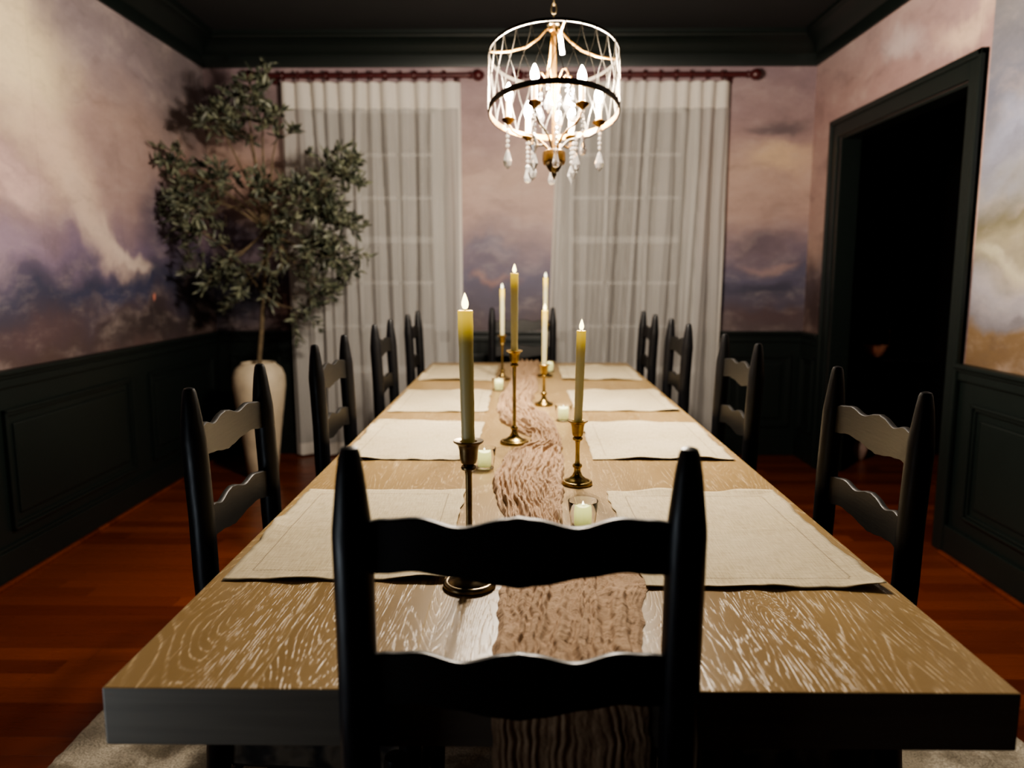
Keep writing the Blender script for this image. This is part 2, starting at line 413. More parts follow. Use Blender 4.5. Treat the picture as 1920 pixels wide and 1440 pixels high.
def wainscot(name, axis, face, inward, u0, u1, panels):
    """panelled dado on a wall. axis 'y': wall runs along Y at X=face; axis 'x': runs along X at Y=face."""
    bm = bmesh.new()
    def B(a0, a1, d0, d1, z0, z1, bev=0):
        lo, hi = sorted((face+inward*d0, face+inward*d1))
        if axis == 'y': box(bm, lo, hi, a0, a1, z0, z1, bev)
        else: box(bm, a0, a1, lo, hi, z0, z1, bev)
    B(u0, u1, 0, .012, .0, RAILZ-.03)
    B(u0, u1, 0, .034, RAILZ-.035, RAILZ-.018, .004); B(u0, u1, 0, .048, RAILZ-.02, RAILZ, .005); B(u0, u1, 0, .024, RAILZ-.075, RAILZ-.035, .006)
    for a, b in panels:
        zt, zb = .70, .20
        for w, d in ((.0, .030), (.014, .022)):
            s = .014
            B(a+w, b-w, .01, d, zt-w-s, zt-w, .004); B(a+w, b-w, .01, d, zb+w, zb+w+s, .004)
            B(a+w, a+w+s, .01, d, zb+w, zt-w, .004); B(b-w-s, b-w, .01, d, zb+w, zt-w, .004)
        B(a+.06, b-.06, .01, .019, zb+.06, zt-.06, .008)
    return struct(obj(name, bm, M_GREEN, smooth=False))
wainscot('trim_1', 'y', LX, 1, FY, BY, [(-1.9,-.9),(-.7,.3),(.5,1.55),(1.75,2.8),(3.0,4.02),(4.22,5.1)])
wainscot('trim_2', 'x', BY, -1, LX+.013, RX-.013, [(-2.0,-1.66),(-.40,.14),(1.42,1.84)])
wainscot('trim_3', 'y', RX, -1, FY, DY0-.10, [(-1.8,-.6),(-.4,.7),(.9,1.95),(2.12,3.21)])
wainscot('trim_4', 'y', RX, -1, DY1+.11, BY-.013, [(4.98,5.2)])
def base(name, bs):
    bm = bmesh.new()
    for b in bs: box(bm, *b, .004)
    return struct(obj(name, bm, M_GREEN, smooth=False))
base('baseboard_left', [(LX+.012,LX+.03,FY,BY-.03,0,.135),(LX+.012,LX+.024,FY,BY-.03,.135,.15)])
base('baseboard_back', [(LX+.03,RX-.03,BY-.03,BY-.012,0,.135),(LX+.03,RX-.03,BY-.024,BY-.012,.135,.15)])
base('baseboard_right', [(RX-.03,RX-.012,FY,DY0-.10,0,.135),(RX-.03,RX-.012,DY1+.11,BY-.03,0,.135)])
bm = bmesh.new(); box(bm, RX-.05, RX-.03, FY, DY0-.10, 0, .018, .006); box(bm, LX+.03, LX+.05, FY, BY-.03, 0, .018, .006)
struct(obj('trim_5', bm, M_FLOOR, smooth=False))
# crown: extruded profile, d = distance from wall, z
CP = [(0,2.58),(.012,2.58),(.016,2.60),(.016,2.655),(.028,2.668),(.034,2.675),(.05,2.70),(.078,2.728),(.112,2.742),(.118,2.752),(.132,2.756),(.132,CZ),(0,CZ)]
def crown(name, f0, f1):
    bm = bmesh.new(); prism(bm, CP, f0, f1); return struct(obj(name, bm, M_GREEN, angle=30))
crown('trim_6', lambda d,z: Vector((LX+d, FY, z)), lambda d,z: Vector((LX+d, BY-d, z)))
crown('trim_7', lambda d,z: Vector((LX+d, BY-d, z)), lambda d,z: Vector((RX-d, BY-d, z)))
crown('trim_8', lambda d,z: Vector((RX-d, FY, z)), lambda d,z: Vector((RX-d, BY-d, z)))
# door casing
bm = bmesh.new()
def casing(y0, y1, z0, z1):
    box(bm, RX-.022, RX, y0, y1, z0, z1, .005)
w = .105
casing(DY0-w, DY0, 0, DZ+w); casing(DY1, DY1+w, 0, DZ+w); casing(DY0, DY1, DZ, DZ+w)
box(bm, RX-.034, RX, DY0-w, DY0-w+.03, 0, DZ+w, .006); box(bm, RX-.034, RX, DY1+w-.03, DY1+w, 0, DZ+w, .006); box(bm, RX-.034, RX, DY0-w, DY1+w, DZ+w-.03, DZ+w, .006)
box(bm, RX, RX+T, DY0-.001, DY0+.016, 0, DZ, .002); box(bm, RX, RX+T, DY1-.016, DY1+.001, 0, DZ, .002); box(bm, RX, RX+T, DY0, DY1, DZ-.016, DZ+.001, .002)
struct(obj('door_1', bm, M_GREEN, smooth=False))
# windows
for i, (a, b) in enumerate(WINS):
    bm = bmesh.new(); f = .055
    box(bm, a-.07, a, BY-.02, BY, WZ0-.07, WZ1+.07, .003); box(bm, b, b+.07, BY-.02, BY, WZ0-.07, WZ1+.07, .003)
    box(bm, a, b, BY-.02, BY, WZ1, WZ1+.07, .003); box(bm, a-.09, b+.09, BY-.035, BY, WZ0-.05, WZ0, .003)
    y0, y1 = BY+.02, BY+.055
    box(bm, a, a+.04, y0, y1, WZ0, WZ1); box(bm, b-.04, b, y0, y1, WZ0, WZ1); box(bm, a, b, y0, y1, WZ0, WZ0+.05); box(bm, a, b, y0, y1, WZ1-.04, WZ1)
    box(bm, a, b, y0-.01, y1, 1.45, 1.495)
    for z in (2.03, 1.75, 1.185, .89): box(bm, a, b, y0+.005, y1-.005, z-.011, z+.011)
    for k in (1, 2):
        xx = a + (b-a)*k/3; box(bm, xx-.009, xx+.009, y0+.005, y1-.005, WZ0, WZ1)
    wf = struct(obj('window_%d' % (i+1), bm, M_WHITEP, smooth=False))
    bm = bmesh.new(); box(bm, a, b, BY+.035, BY+.039, WZ0, WZ1)
    obj('pane', bm, M_GLASS, wf, smooth=False)

# ------------------------------------------------------------------ curtains
def curtain(x0t, x1t, x0b, x1b, label, seed, npl):
    bm = bmesh.new(); NX, NZ = 260, 60; z1, z0 = 2.468, .012; Y = BY-.095
    ph = [R.uniform(0, 6) for _ in range(6)]
    rows = []
    for j in range(NZ+1):
        s = j/NZ
        z = z1 - (z1-z0)*s
        row = []
        for i in range(NX+1):
            u = i/NX
            uu = u + .045*noise.noise(Vector((u*4.5, seed*9, s*.6))) + .012*sin(2*pi*u*2.3+ph[0]+s*1.5)*min(1, s*3) + .006*sin(2*pi*u*5+ph[1]-s*3)*min(1,s*3)
            xa = x0t + (x0b-x0t)*s; xb = x1t + (x1b-x1t)*s
            x = xa + (xb-xa)*u
            fold = abs(sin(pi*npl*uu+ph[2]*.2))**.75
            f2 = sin(2*pi*npl*.43*uu+ph[3]+s*1.2)
            f3 = sin(2*pi*npl*2.7*uu+ph[4]+s*4)
            amp = .030 if s < .06 else .034
            y = Y + .035 - amp*fold*1.3 - .014*f2*min(1,s*4+.2) - .003*f3*min(1, s*4)
            row.append(bm.verts.new((x + .010*sin(2*pi*npl*uu+ph[5])*s, y, z)))
        rows.append(row)
    for j in range(NZ):
        for i in range(NX):
            fc = bm.faces.new((rows[j][i], rows[j+1][i], rows[j+1][i+1], rows[j][i+1]))
            zc = z1-(z1-z0)*(j+.5)/NZ
            fc.material_index = 1 if (zc > z1-.15 or zc < .10 or i < 3 or i > NX-4) else 0
    o = obj('sheer_curtain', bm, [M_SHEER, M_HEAD]); tag(o, label, 'curtain'); return o
curtain(-1.555,-.400,-1.555,-.385, 'white sheer pleated curtain panel on the left, behind the olive tree', 1, 12)
curtain(.235,1.342,.150,1.325, 'white sheer pleated curtain panel on the right, behind the chandelier', 2, 13)
def rod(xa, xb, rings, label):
    r = empty('curtain_rod', ((xa+xb)/2, BY-.095, 2.508)); tag(r, label, 'curtain rod'); h = (xb-xa)/2
    bm = bmesh.new(); tube(bm, [(-h,0,0),(h,0,0)], .017, 16); obj('pole', bm, M_ROD, r)
    for s in (-1, 1):
        bm = bmesh.new()
        lathe(bm, [(.0,0),(.022,.0),(.024,.008),(.014,.014),(.014,.02),(.026,.03),(.036,.05),(.036,.062),(.026,.08),(.012,.092),(.0,.095)], 20, Matrix.Rotation(s*pi/2, 4, 'Y'), False)
        f = obj('finial', bm, M_ROD, r); f.location.x = s*h
        bm = bmesh.new(); box(bm, -.012, .012, 0, .094, -.012, .012, .003); box(bm, -.02,.02,.082,.0945,-.035,.035,.003)
        f = obj('bracket', bm, M_ROD, r); f.location.x = s*(h-.09)
    bm = bmesh.new(); tube(bm, [(0,.026*cos(a*pi/10),.026*sin(a*pi/10)) for a in range(20)], .0055, 8, True)
    tube(bm, [(0,0,-.026),(0,0,-.040)], .003, 6)
    first = None
    for k in range(rings):
        x = -h+.16+(2*h-.32)*k/(rings-1)
        if first is None: first = obj('ring', bm, M_ROD, r); c = first
        else: c = first.copy(); COL.objects.link(c); c.parent = r
        c.location.x = x; c.rotation_euler.z = R.uniform(-.3,.3)
rod(-1.70,-.335, 12, 'dark red wooden curtain rod with ball finials above the left sheer curtain')
rod(.03,1.44, 12, 'dark red wooden curtain rod with ball finials above the right sheer curtain')

# ------------------------------------------------------------------ rug
bm = bmesh.new(); nx, ny = 120, 150; g = []
RX0, RX1, RY0, RY1 = -1.2, 1.34, 1.0, 4.6
for j in range(ny+1):
    g.append([])
    for i in range(nx+1):
        x = RX0+(RX1-RX0)*i/nx; y = RY0+(RY1-RY0)*j/ny
        if i in (0, nx): x += .006*noise.noise(Vector((y*30, i, 0)))
        if j in (0, ny): y += .006*noise.noise(Vector((x*30, j, 5)))
        e = min(i, nx-i, j, ny-j)
        g[j].append(bm.verts.new((x, y, (.003 if e == 0 else .012)+.0018*noise.noise(Vector((x*25,y*25,1))))))
for j in range(ny):
    for i in range(nx): bm.faces.new((g[j][i], g[j][i+1], g[j+1][i+1], g[j+1][i]))
tag(obj('area_rug', bm, M_RUG), 'beige wool area rug with mottled pile under the dining table', 'rug')

# ------------------------------------------------------------------ table
tb = empty('dining_table', ((TX0+TX1)/2, (TY0+TY1)/2, 0)); tag(tb, 'long oak dining table with thick pale grained top', 'table')
ox, oy = tb.location.x, tb.location.y
bm = bmesh.new(); box(bm, TX0-ox, TX1-ox, TY0-oy, TY1-oy, .689, TZ, .0025)
for f in bm.faces: f.material_index = 0 if f.normal.z > .5 or f.calc_center_median().z > TZ-.0001 else 1
bm.normal_update()
for f in bm.faces: f.material_index = 0 if f.normal.z > .9 else 1
obj('tabletop', bm, [M_OAK, M_OAK_SHADED], tb, smooth=False)
for k, yy in enumerate((1.95-oy, 3.10-oy)):
    bm = bmesh.new()
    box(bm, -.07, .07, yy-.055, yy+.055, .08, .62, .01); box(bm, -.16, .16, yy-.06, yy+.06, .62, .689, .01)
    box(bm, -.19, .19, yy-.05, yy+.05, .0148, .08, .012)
    obj('pedestal', bm, M_OAK_SHADED, tb, smooth=False)
bm = bmesh.new(); box(bm, -.03, .03, 2.005-oy, 3.045-oy, .2, .3, .005)
obj('stretcher', bm, M_OAK_SHADED, tb, smooth=False)

# ------------------------------------------------------------------ chairs (local: back at y=0, sitter faces +Y)
HW = .181; CH = 1.032
def postline(z):   # y offset of the back post at height z (top leans back)
    return lerp([(0,-.01),(.45,.022),(.76,.010),(CH,0)], z)
def make_chair():
    r = empty('ladder_back_chair')
    for s in (-1, 1):
        bm = bmesh.new()
        zs = [0,.02,.2,.42,.5,.6,.7,.8,.9,CH-.098,CH-.088,CH-.06,CH-.03,CH-.008,CH-.002,CH]
        rr = {0:.015,.02:.019,CH-.098:.0222,CH-.088:.0216,CH-.06:.0185,CH-.03:.0150,CH-.008:.0115,CH-.002:.009,CH:.004}
        rs = [rr.get(z, .0222) for z in zs]
        tube(bm, [(0, postline(z), z) for z in zs], rs, 20)
        p = obj('back_post', bm, M_BLACK, r); p.location.x = s*HW
    for zc, hh in ((.921,.030), (.767,.030)):
        bm = bmesh.new(); n = 60
        top = [(0,.0095),(.07,.0075),(.36,-.003),(.62,.0065),(.82,.003),(1,-.003)]
        bot = [(0,-.0100),(.12,-.007),(.42,.001),(.64,.0055),(.84,.001),(1,-.002)]
        cols = []
        for i in range(n+1):
            s = -1+2*i/n; x = s*(HW-.006); a = abs(s)
            y = postline(zc) - .018*(1-s*s)
            zt = zc+hh+lerp(top, a); zb = zc-hh+lerp(bot, a)
            th = .006
            slope = .04
            c = [(x, y-th-slope*(zt-zc)+.001, zt-.002), (x, y-.003-slope*(zt-zc), zt), (x, y+.003-slope*(zt-zc), zt), (x, y+th-slope*(zt-zc), zt-.002),
                 (x, y+th-slope*(zb-zc), zb+.002), (x, y-th-slope*(zb-zc), zb+.002)]
            cols.append([bm.verts.new(q) for q in c])
        for A, B in zip(cols, cols[1:]):
            for k in range(6): bm.faces.new((A[k], A[(k+1)%6], B[(k+1)%6], B[k]))
        bm.faces.new(cols[0][::-1]); bm.faces.new(cols[-1])
        bmesh.ops.recalc_face_normals(bm, faces=bm.faces[:])
        obj('ladder_slat', bm, M_SLAT, r)
    FYL = .375; FW = .205
    for s in (-1, 1):
        bm = bmesh.new(); lathe(bm, [(.012,.0),(.016,.01),(.019,.1),(.0205,.30),(.0205,.418),(.018,.428),(.0,.431)], 18, cap=False)
        p = obj('front_leg', bm, M_BLACK, r); p.location = (s*FW, FYL, 0)
        bm = bmesh.new()
        for z in (.16, .29): tube(bm, [(s*HW, postline(z), z), (s*(HW+FW)/2, (postline(z)+FYL)/2, z), (s*FW, FYL, z)], [.009,.012,.009], 10)
        obj('side_stretcher', bm, M_BLACK, r)
    bm = bmesh.new(); tube(bm, [(-FW,FYL,.22),(0,FYL,.22),(FW,FYL,.22)], [.009,.013,.009], 10); obj('front_stretcher', bm, M_BLACK, r)
    bm = bmesh.new(); tube(bm, [(-HW,postline(.25),.25),(HW,postline(.25),.25)], .010, 10); obj('rear_stretcher', bm, M_BLACK, r)
    # woven seat: trapezoid cushion of cord with four quarters dipping toward the middle
    bm = bmesh.new(); n = 28; G = []
    for j in range(n+1):
        v = j/n; y = .022+(FYL-.022)*v; hw = HW + (FW-HW)*v - .004
        row = []
        for i in range(n+1):
            u = -1+2*i/n; d = max(abs(u), abs(2*v-1))
            z = .395 + .022*math.sqrt(max(0, 1-d**8)) - .010*(1-d)
            row.append((u*hw, y, z))
        G.append(row)
    V = [[bm.verts.new(p) for p in row] for row in G]; W = [[bm.verts.new((p[0],p[1],.720-p[2])) for p in row] for row in G]
    for j in range(n):
        for i in range(n):
            bm.faces.new((V[j][i],V[j][i+1],V[j+1][i+1],V[j+1][i])); bm.faces.new((W[j][i],W[j+1][i],W[j+1][i+1],W[j][i+1]))
    for i in range(n):
        for a in (0, n):
            bm.faces.new((V[a][i],W[a][i],W[a][i+1],V[a][i+1])); bm.faces.new((V[i][a],W[i][a],W[i+1][a],V[i+1][a]))
    bmesh.ops.recalc_face_normals(bm, faces=bm.faces[:])
    obj('rush_seat', bm, M_RUSH, r)
    return r
chair = make_chair(); KIDS = [o for o in COL.objects if o.parent == chair]
CHG = 'black ladder-back chairs around the dining table'
spots = [(-.0025,.798,0, 'black ladder-back chair at the near table end, seen from behind'),
 (-.575,1.488,-pi/2, 'black ladder-back chair on the left side nearest the camera, before the vase'),
 (-.578,2.313,-pi/2, 'black ladder-back chair on the left side, second from the near end'),
 (-.577,3.19,-pi/2, 'black ladder-back chair on the left side, third from the near end'),
 (-.560,3.965,-pi/2, 'black ladder-back chair on the left side, farthest, against the left curtain'),
 (.675,1.455,pi/2, 'black ladder-back chair on the right side nearest the camera, before the doorway'),
 (.675,2.37,pi/2, 'black ladder-back chair on the right side, second from the near end'),
 (.668,3.26,pi/2, 'black ladder-back chair on the right side, third from the near end'),
 (.658,3.98,pi/2, 'black ladder-back chair on the right side, farthest, against the right curtain'),
 (.005,4.60,pi, 'black ladder-back chair at the far table end, between the curtains')]
for i, (x, y, rz, lb) in enumerate(spots):
    c = chair if i == 0 else copy_tree(chair, None, KIDS)
    c.location = (x, y, .0148); c.rotation_euler.z = rz; tag(c, lb, 'chair', CHG)
chair.location.z = .016; chair.scale = (1,1,1.011)

# ------------------------------------------------------------------ placemats
def placemat(x0, x1, y0, y1, label, seed, rz=0):
    bm = bmesh.new(); nx, ny = 54, 74; cx, cy = (x0+x1)/2, (y0+y1)/2; w, h = x1-x0, y1-y0
    lay = bm.verts.layers.float.new('edge'); g = []
    for j in range(ny+1):
        row = []
        for i in range(nx+1):
            u, v = i/nx, j/ny; X, Y = (u-.5)*w, (v-.5)*h
            e = min(u, 1-u)*w; e2 = min(v, 1-v)*h; d = min(e, e2)
            nz = noise.noise(Vector((X*9+seed*7, Y*9, seed))); n2 = noise.noise(Vector((X*26, Y*26+seed*5, seed+3)))
            lift = max(0, 1-d/.05)
            z = .0012 + .0010*max(0, n2+.3) + lift*lift*.013*max(0, nz+.12) + .0011*lift*max(0, n2)
            crease = math.exp(-((Y - .02*sin(X*8+seed))/.004)**2) + math.exp(-((X-.01)/.004)**2)*.7
            z += .0011*crease
            edgew = .006*noise.noise(Vector((X*22+seed, Y*22, 9)))
            sx = (1 if u > .5 else -1)*max(0,1-e/.04)*edgew; sy = (1 if v > .5 else -1)*max(0,1-e2/.04)*edgew
            vt = bm.verts.new((X+sx, Y+sy, z)); vt[lay] = d; row.append(vt)
        g.append(row)
    for j in range(ny):
        for i in range(nx): bm.faces.new((g[j][i],g[j][i+1],g[j+1][i+1],g[j+1][i]))
    o = obj('placemat', bm, M_LINEN); o.location = (cx, cy, TZ+.0006); o.rotation_euler.z = radians(rz)
    md = o.modifiers.new('thick', 'SOLIDIFY'); md.thickness = .0011; md.offset = 1
    tag(o, label, 'placemat', 'linen placemats in two rows on the table')
place = [('left', -.474,-.122, [(1.152,1.665),(1.948,2.465),(2.655,3.157),(3.465,4.044)], 0), ('right', .190,.557, [(1.128,1.655),(1.955,2.468),(2.675,3.163),(3.490,4.030)], 0)]
ordn = ['nearest the camera', 'second from the near end', 'third from the near end', 'farthest from the camera']
for sd, a, b, ys, rz in place:
    for k, (y0, y1) in enumerate(ys):
        placemat(a, b, y0, y1, 'cream hemstitched linen placemat in the %s row, %s' % (sd, ordn[k]), k+1+(5 if sd == 'right' else 0), [0.3,-.6,.5,-.4][k])

# ------------------------------------------------------------------ table runner
L = [(.0,-.012,.155),(.45,-.04,.150),(.60,-.035,.150),(.93,-.036,.152),(1.04,-.030,.176),(1.155,-.034,.198),(1.30,-.030,.125),(1.38,-.03,.082),(1.478,-.034,.080),(1.58,-.052,.086),(1.669,-.061,.095),(1.76,-.066,.099),
     (1.9,-.048,.106),(2.00,-.036,.110),(2.10,.030,.114),(2.21,.030,.116),(2.34,-.02,.110),(2.49,-.068,.100),(2.72,-.088,.044),(2.88,-.088,.042),(3.06,-.075,.055),(3.17,-.056,.07),(3.4,-.048,.07),(3.62,-.045,.068),(3.735,-.05,.085),(4.07,-.055,.10),(4.3,-.05,.10)]
La = [(a,b) for a,b,c in L]; Lb = [(a,c) for a,b,c in L]
bm = bmesh.new(); NS, NU = 1250, 110; S0, S1 = .58, 4.17; rows = []
for j in range(NS+1):
    s = S0+(S1-S0)*j/NS; row = []
    xa, xb = lerp(La, s), lerp(Lb, s)
    ea = .008*noise.noise(Vector((s*9,1,0))) + .004*noise.noise(Vector((s*40,2,0))); eb = .008*noise.noise(Vector((s*9,7,0))) + .004*noise.noise(Vector((s*40,8,0)))
    xa += ea; xb += eb; wd = xb-xa
    for i in range(NU+1):
        u = i/NU
        warp = .11*noise.noise(Vector((s*2.6, u*1.6, 3))) + .035*noise.noise(Vector((s*9, u*4, 4))) + .012*noise.noise(Vector((s*30, u*9, 4)))
        q = (u+warp)
        k1 = abs(noise.noise(Vector((q*16*(wd/.16)**.5, s*2.6, 0))))
        k2 = abs(noise.noise(Vector((q*34, s*6, 5))))
        k3 = noise.noise(Vector((q*12, s*95, 8))); k4 = abs(noise.noise(Vector((q*16, s*34, 11))))
        edge = min(u, 1-u); ed = min(1, edge/.07)**.5 * (.50 if s < 1.2 else .50+.5*min(1,(s-1.2)/.3))
        hgt = (.003 + .036*min(k1, .4)*1.2 + .014*k2 + .0050*k4 + .0022*k3 + .004*noise.noise(Vector((s*3,u*2,20))))*ed
        hgt = max(hgt, .0005)
        x = xa + wd*u + .003*noise.noise(Vector((q*10, s*20, 30)))
        # wrap over the near table edge
        if s >= TY0+.012: p = (x, s, TZ+.0008+hgt)
        elif s >= TY0-.014:
            a = (TY0+.012-s)/.026*pi/2
            rr = .0008+hgt
            p = (x, TY0+.0035 - (rr+.004)*sin(a), TZ-.0035 + (rr+.004)*cos(a))
        else: p = (x, TY0-.0008-hgt*.22-.0003, TZ-.0035-(TY0-.014-s))
        row.append(bm.verts.new(p))
    rows.append(row)
for j in range(NS):
    for i in range(NU): bm.faces.new((rows[j][i],rows[j][i+1],rows[j+1][i+1],rows[j+1][i]))
tag(obj('table_runner', bm, M_GAUZE, angle=180), 'crinkled dusty brown gauze runner down the middle of the table', 'table runner')

# ------------------------------------------------------------------ candlesticks, candles, votives
def holder(x, y, hc, rb, mat, label):
    """hc = height of the cup rim above the table"""
    r = empty('candlestick', (x, y, TZ)); tag(r, label, 'candlestick', 'brass candlesticks down the middle of the table')
    k = rb/.041
    bm = bmesh.new()
    lathe(bm, [(0,.0),(.038*k,.0),(.041*k,.002),(.041*k,.006),(.039*k,.0085),(.036*k,.0095),(.034*k,.009),(.033*k,.0105),(.024*k,.014),(.014*k,.021),(.009*k,.031),(.0075,.040)], 48, cap=False)
    obj('base', bm, mat, r)
    bm = bmesh.new(); zt = hc-.046
    lathe(bm, [(.0065,.038),(.0105,.041),(.0115,.044),(.0105,.047),(.0062,.050),(.0052,.056),(.0048,(.05+zt)/2),(.0052,zt-.008),(.0062,zt-.002),(.0110,zt+.001),(.0118,zt+.004),(.0105,zt+.007),(.0070,zt+.009)], 28, cap=False)
    obj('stem', bm, mat, r)
    bm = bmesh.new(); z = zt+.008
    lathe(bm, [(.0065,z),(.0115,z+.003),(.0135,z+.010),(.0145,z+.024),(.0165,z+.031),(.0225,hc-.003),(.0235,hc-.001),(.0225,hc),(.0135,hc-.0015),(.0118,hc-.006),(.0115,hc-.018),(0,hc-.018)], 36, cap=False)
    obj('cup', bm, mat, r)
def candle(x, y, hc, ln, rad, label, glow=1.0, far=False, tilt=(0,0)):
    r = empty('taper_candle', (x, y, TZ+hc-.0175)); tag(r, label, 'candle', 'flameless taper candles in the brass candlesticks')
    top = ln+.0175
    bm = bmesh.new(); rt = rad
    pr = [(0,0),(rad*.86,0),(rad*.88,.002)]
    for k in range(1, 12): pr.append((rad*(.9+.1*k/11) + .00025*sin(k*2.1), .002+(top-.008)*k/11))
    pr += [(rt*1.02,top-.003),(rt*.98,top-.0006),(rt*.85,top),(rt*.6,top-.0012),(rt*.2,top-.0025),(0,top-.0025)]
    lathe(bm, pr, 32, cap=False)
    for v in bm.verts:
        a = math.atan2(v.co.y, v.co.x)
        n = 1+.03*noise.noise(Vector((cos(a)*2+x*9, sin(a)*2, v.co.z*22)))
        v.co.x *= n; v.co.y *= n
    m = wax('glowing ivory wax', top, glow)
    obj('wax', bm, m, r)
    bm = bmesh.new(); tube(bm, [(0,0,top-.003),(0,0,top+.004)], .0012, 8); obj('wick', bm, M_BLACK, r)
    bm = bmesh.new(); k = 1.0
    lathe(bm, [(0,top+.001),(.0035,top+.003),(.0052,top+.008),(.0049,top+.012),(.0032,top+.018),(.0015,top+.023),(0,top+.026)], 16, Matrix.Diagonal((1,1,1,1)), False)
    obj('flame', bm, M_FLAMEFAR if far else M_FLAME, r)
    ld = bpy.data.lights.new('flame_light', 'POINT'); ld.energy = .35; ld.color = (1,.72,.3); ld.shadow_soft_size = .008
    lo = bpy.data.objects.new('flame_light', ld); link(lo, r); lo.location = (0,0,top+.034)
    r.rotation_euler = (tilt[0], tilt[1], 0)
C = [(-.080,1.138,.231,.196,.0112,.041,M_BRASSD,'tall dark brass candlestick nearest the camera, behind the near chair','thick ivory taper candle with warm flame, nearest the camera', (0,radians(-.9))),
     (.129,1.724,.150,.205,.0105,.035,M_BRASS,'short shiny brass candlestick right of the runner, by the near right placemats','ivory taper candle in the short brass candlestick right of the runner', (0,radians(1.4))),
     (-.020,2.160,.268,.215,.0108,.041,M_BRASS,'tallest slim brass candlestick with its base beside the runner edge, left of centre','golden ivory taper candle standing highest, left of centre', (0,0)),
     (.083,2.805,.153,.197,.0105,.034,M_BRASS,'short brass candlestick in the far half, right of the runner','taper candle on the short far candlestick, in front of the far chair post', (0,radians(.5))),
     (-.088,3.50,.207,.208,.0105,.037,M_BRASS,'brass candlestick in the far half, left of the runner','pale blurred taper candle farthest to the left of the runner', (0,0)),
     (.112,3.62,.250,.215,.0105,.038,M_BRASS,'farthest tall brass candlestick, mostly hidden behind the short far one','pale blurred taper candle farthest away, against the right curtain', (0,0))]
for i, (x,y,hc,ln,rad,rb,m,l1,l2,tl) in enumerate(C):
    holder(x,y,hc,rb,m,l1); candle(x,y,hc,ln,rad,l2,[.75,.5,.65,.6,.8,.8][i], i > 3, tl)
def votive(x, y, label, label2):
    r = empty('votive_glass', (x, y, TZ+.0004)); tag(r, label, 'glass', 'votive glasses along the runner')
    bm = bmesh.new(); lathe(bm, [(0,0),(.0215,0),(.0235,.0015),(.0265,.03),(.029,.052),(.0283,.0525),(.0278,.052),(.0252,.03),(.0222,.005),(0,.0045)], 40, cap=False)
    obj('cup', bm, M_GLASS, r)
    c = empty('votive_candle', (x, y, TZ+.0055)); tag(c, label2, 'candle', 'votive candles in their glasses')
    bm = bmesh.new(); lathe(bm, [(0,0),(.0165,0),(.0168,.002),(.0175,.033),(.0168,.0355),(.0155,.036),(.012,.0345),(0,.034)], 32, cap=False)
    obj('wax', bm, M_VOTIVE, c)
    bm = bmesh.new(); lathe(bm, [(0,.0335),(.0018,.035),(.0027,.039),(.0015,.044),(0,.047)], 12, cap=False); obj('flame', bm, M_FLAMEFAR, c)
V = [(.118,1.42,'directly behind the near chair, right of the runner'),(-.092,1.872,'left of the runner behind the nearest tall candlestick'),
     (.139,2.505,'right of the runner past the shiny short candlestick'),(-.094,3.165,'left of the runner before the far left candlestick'),(.139,3.80,'right of the runner, farthest from the camera')]
for x, y, t_ in V: votive(x, y, 'clear glass votive cup '+t_, 'glowing pale votive candle '+t_)

# ------------------------------------------------------------------ chandelier
TILT = radians(-13)
ch = empty('chandelier', (.100, 2.5, 1.745)); ch.rotation_euler = (TILT, 0, 0)
tag(ch, 'lit round drum chandelier with wire lattice and hanging crystals above the table', 'chandelier')
RI = Matrix.Rotation(-TILT, 4, 'X')
RD, HD = .205, .184
def ring(name, z, hgt, mat, th=.003, parent=ch):
    bm = bmesh.new(); lathe(bm, [(RD-th,z-hgt/2),(RD,z-hgt/2),(RD,z+hgt/2),(RD-th,z+hgt/2),(RD-th,z-hgt/2)], 96, cap=False); return obj(name, bm, mat, parent)
ring('top_ring', HD, .010, M_SILVER); ring('bottom_ring', 0, .018, M_RINGM)
bm = bmesh.new(); lathe(bm, [(RD-.0045,-.0088),(RD-.003,-.0088),(RD-.003,.0088),(RD-.0045,.0088),(RD-.0045,-.0088)], 96, cap=False)
obj('lit_ring_inside', bm, M_GOLD, ch)  # gold strip added to paint in the bulb-lit inner face of the ring
bm = bmesh.new(); NC = 26
for i in range(NC):
    for s in (-1, 1):
        pts = []
        for k in range(13):
            f = k/12; off = (f - .55*sin(2*pi*f)/(2*pi))
            a = 2*pi*(i + s*off)/NC
            pts.append(((RD+.001)*cos(a), (RD+.001)*sin(a), HD*(1-f)))
        tube(bm, pts, .0011, 5)
obj('wire_lattice', bm, M_SILVER, ch)
bm = bmesh.new(); lathe(bm, [(0,-.15),(.006,-.15),(.007,-.10),(.006,.0),(.0085,.03),(.0085,.26),(.013,.262),(.015,.268),(.013,.276),(0,.278)], 20, cap=False); obj('column', bm, M_GOLD, ch)
bm = bmesh.new(); lathe(bm, [(0,-.128),(.014,-.126),(.030,-.131),(.036,-.135),(.036,-.161),(.034,-.166),(0,-.166)], 32, cap=False); obj('hub', bm, M_GOLD, ch)
bm = bmesh.new(); lathe(bm, [(0,-.165),(.026,-.165),(.026,-.174),(.021,-.182),(.014,-.192),(.007,-.196),(.0085,-.201),(.006,-.208),(.003,-.212),(.0035,-.216),(0,-.221)], 28, cap=False); obj('finial', bm, M_BRASSD, ch)
for k in range(4):
    a = .12 + k*pi/2
    bm = bmesh.new(); tube(bm, [(r_*cos(a), r_*sin(a), z) for r_, z in [(.008,.275),(.025,.265),(.05,.235),(.09,.204),(.14,.188),(.18,.184),(RD-.002,HD)]], .004, 8)
    obj('support_arm', bm, M_GOLD, ch)
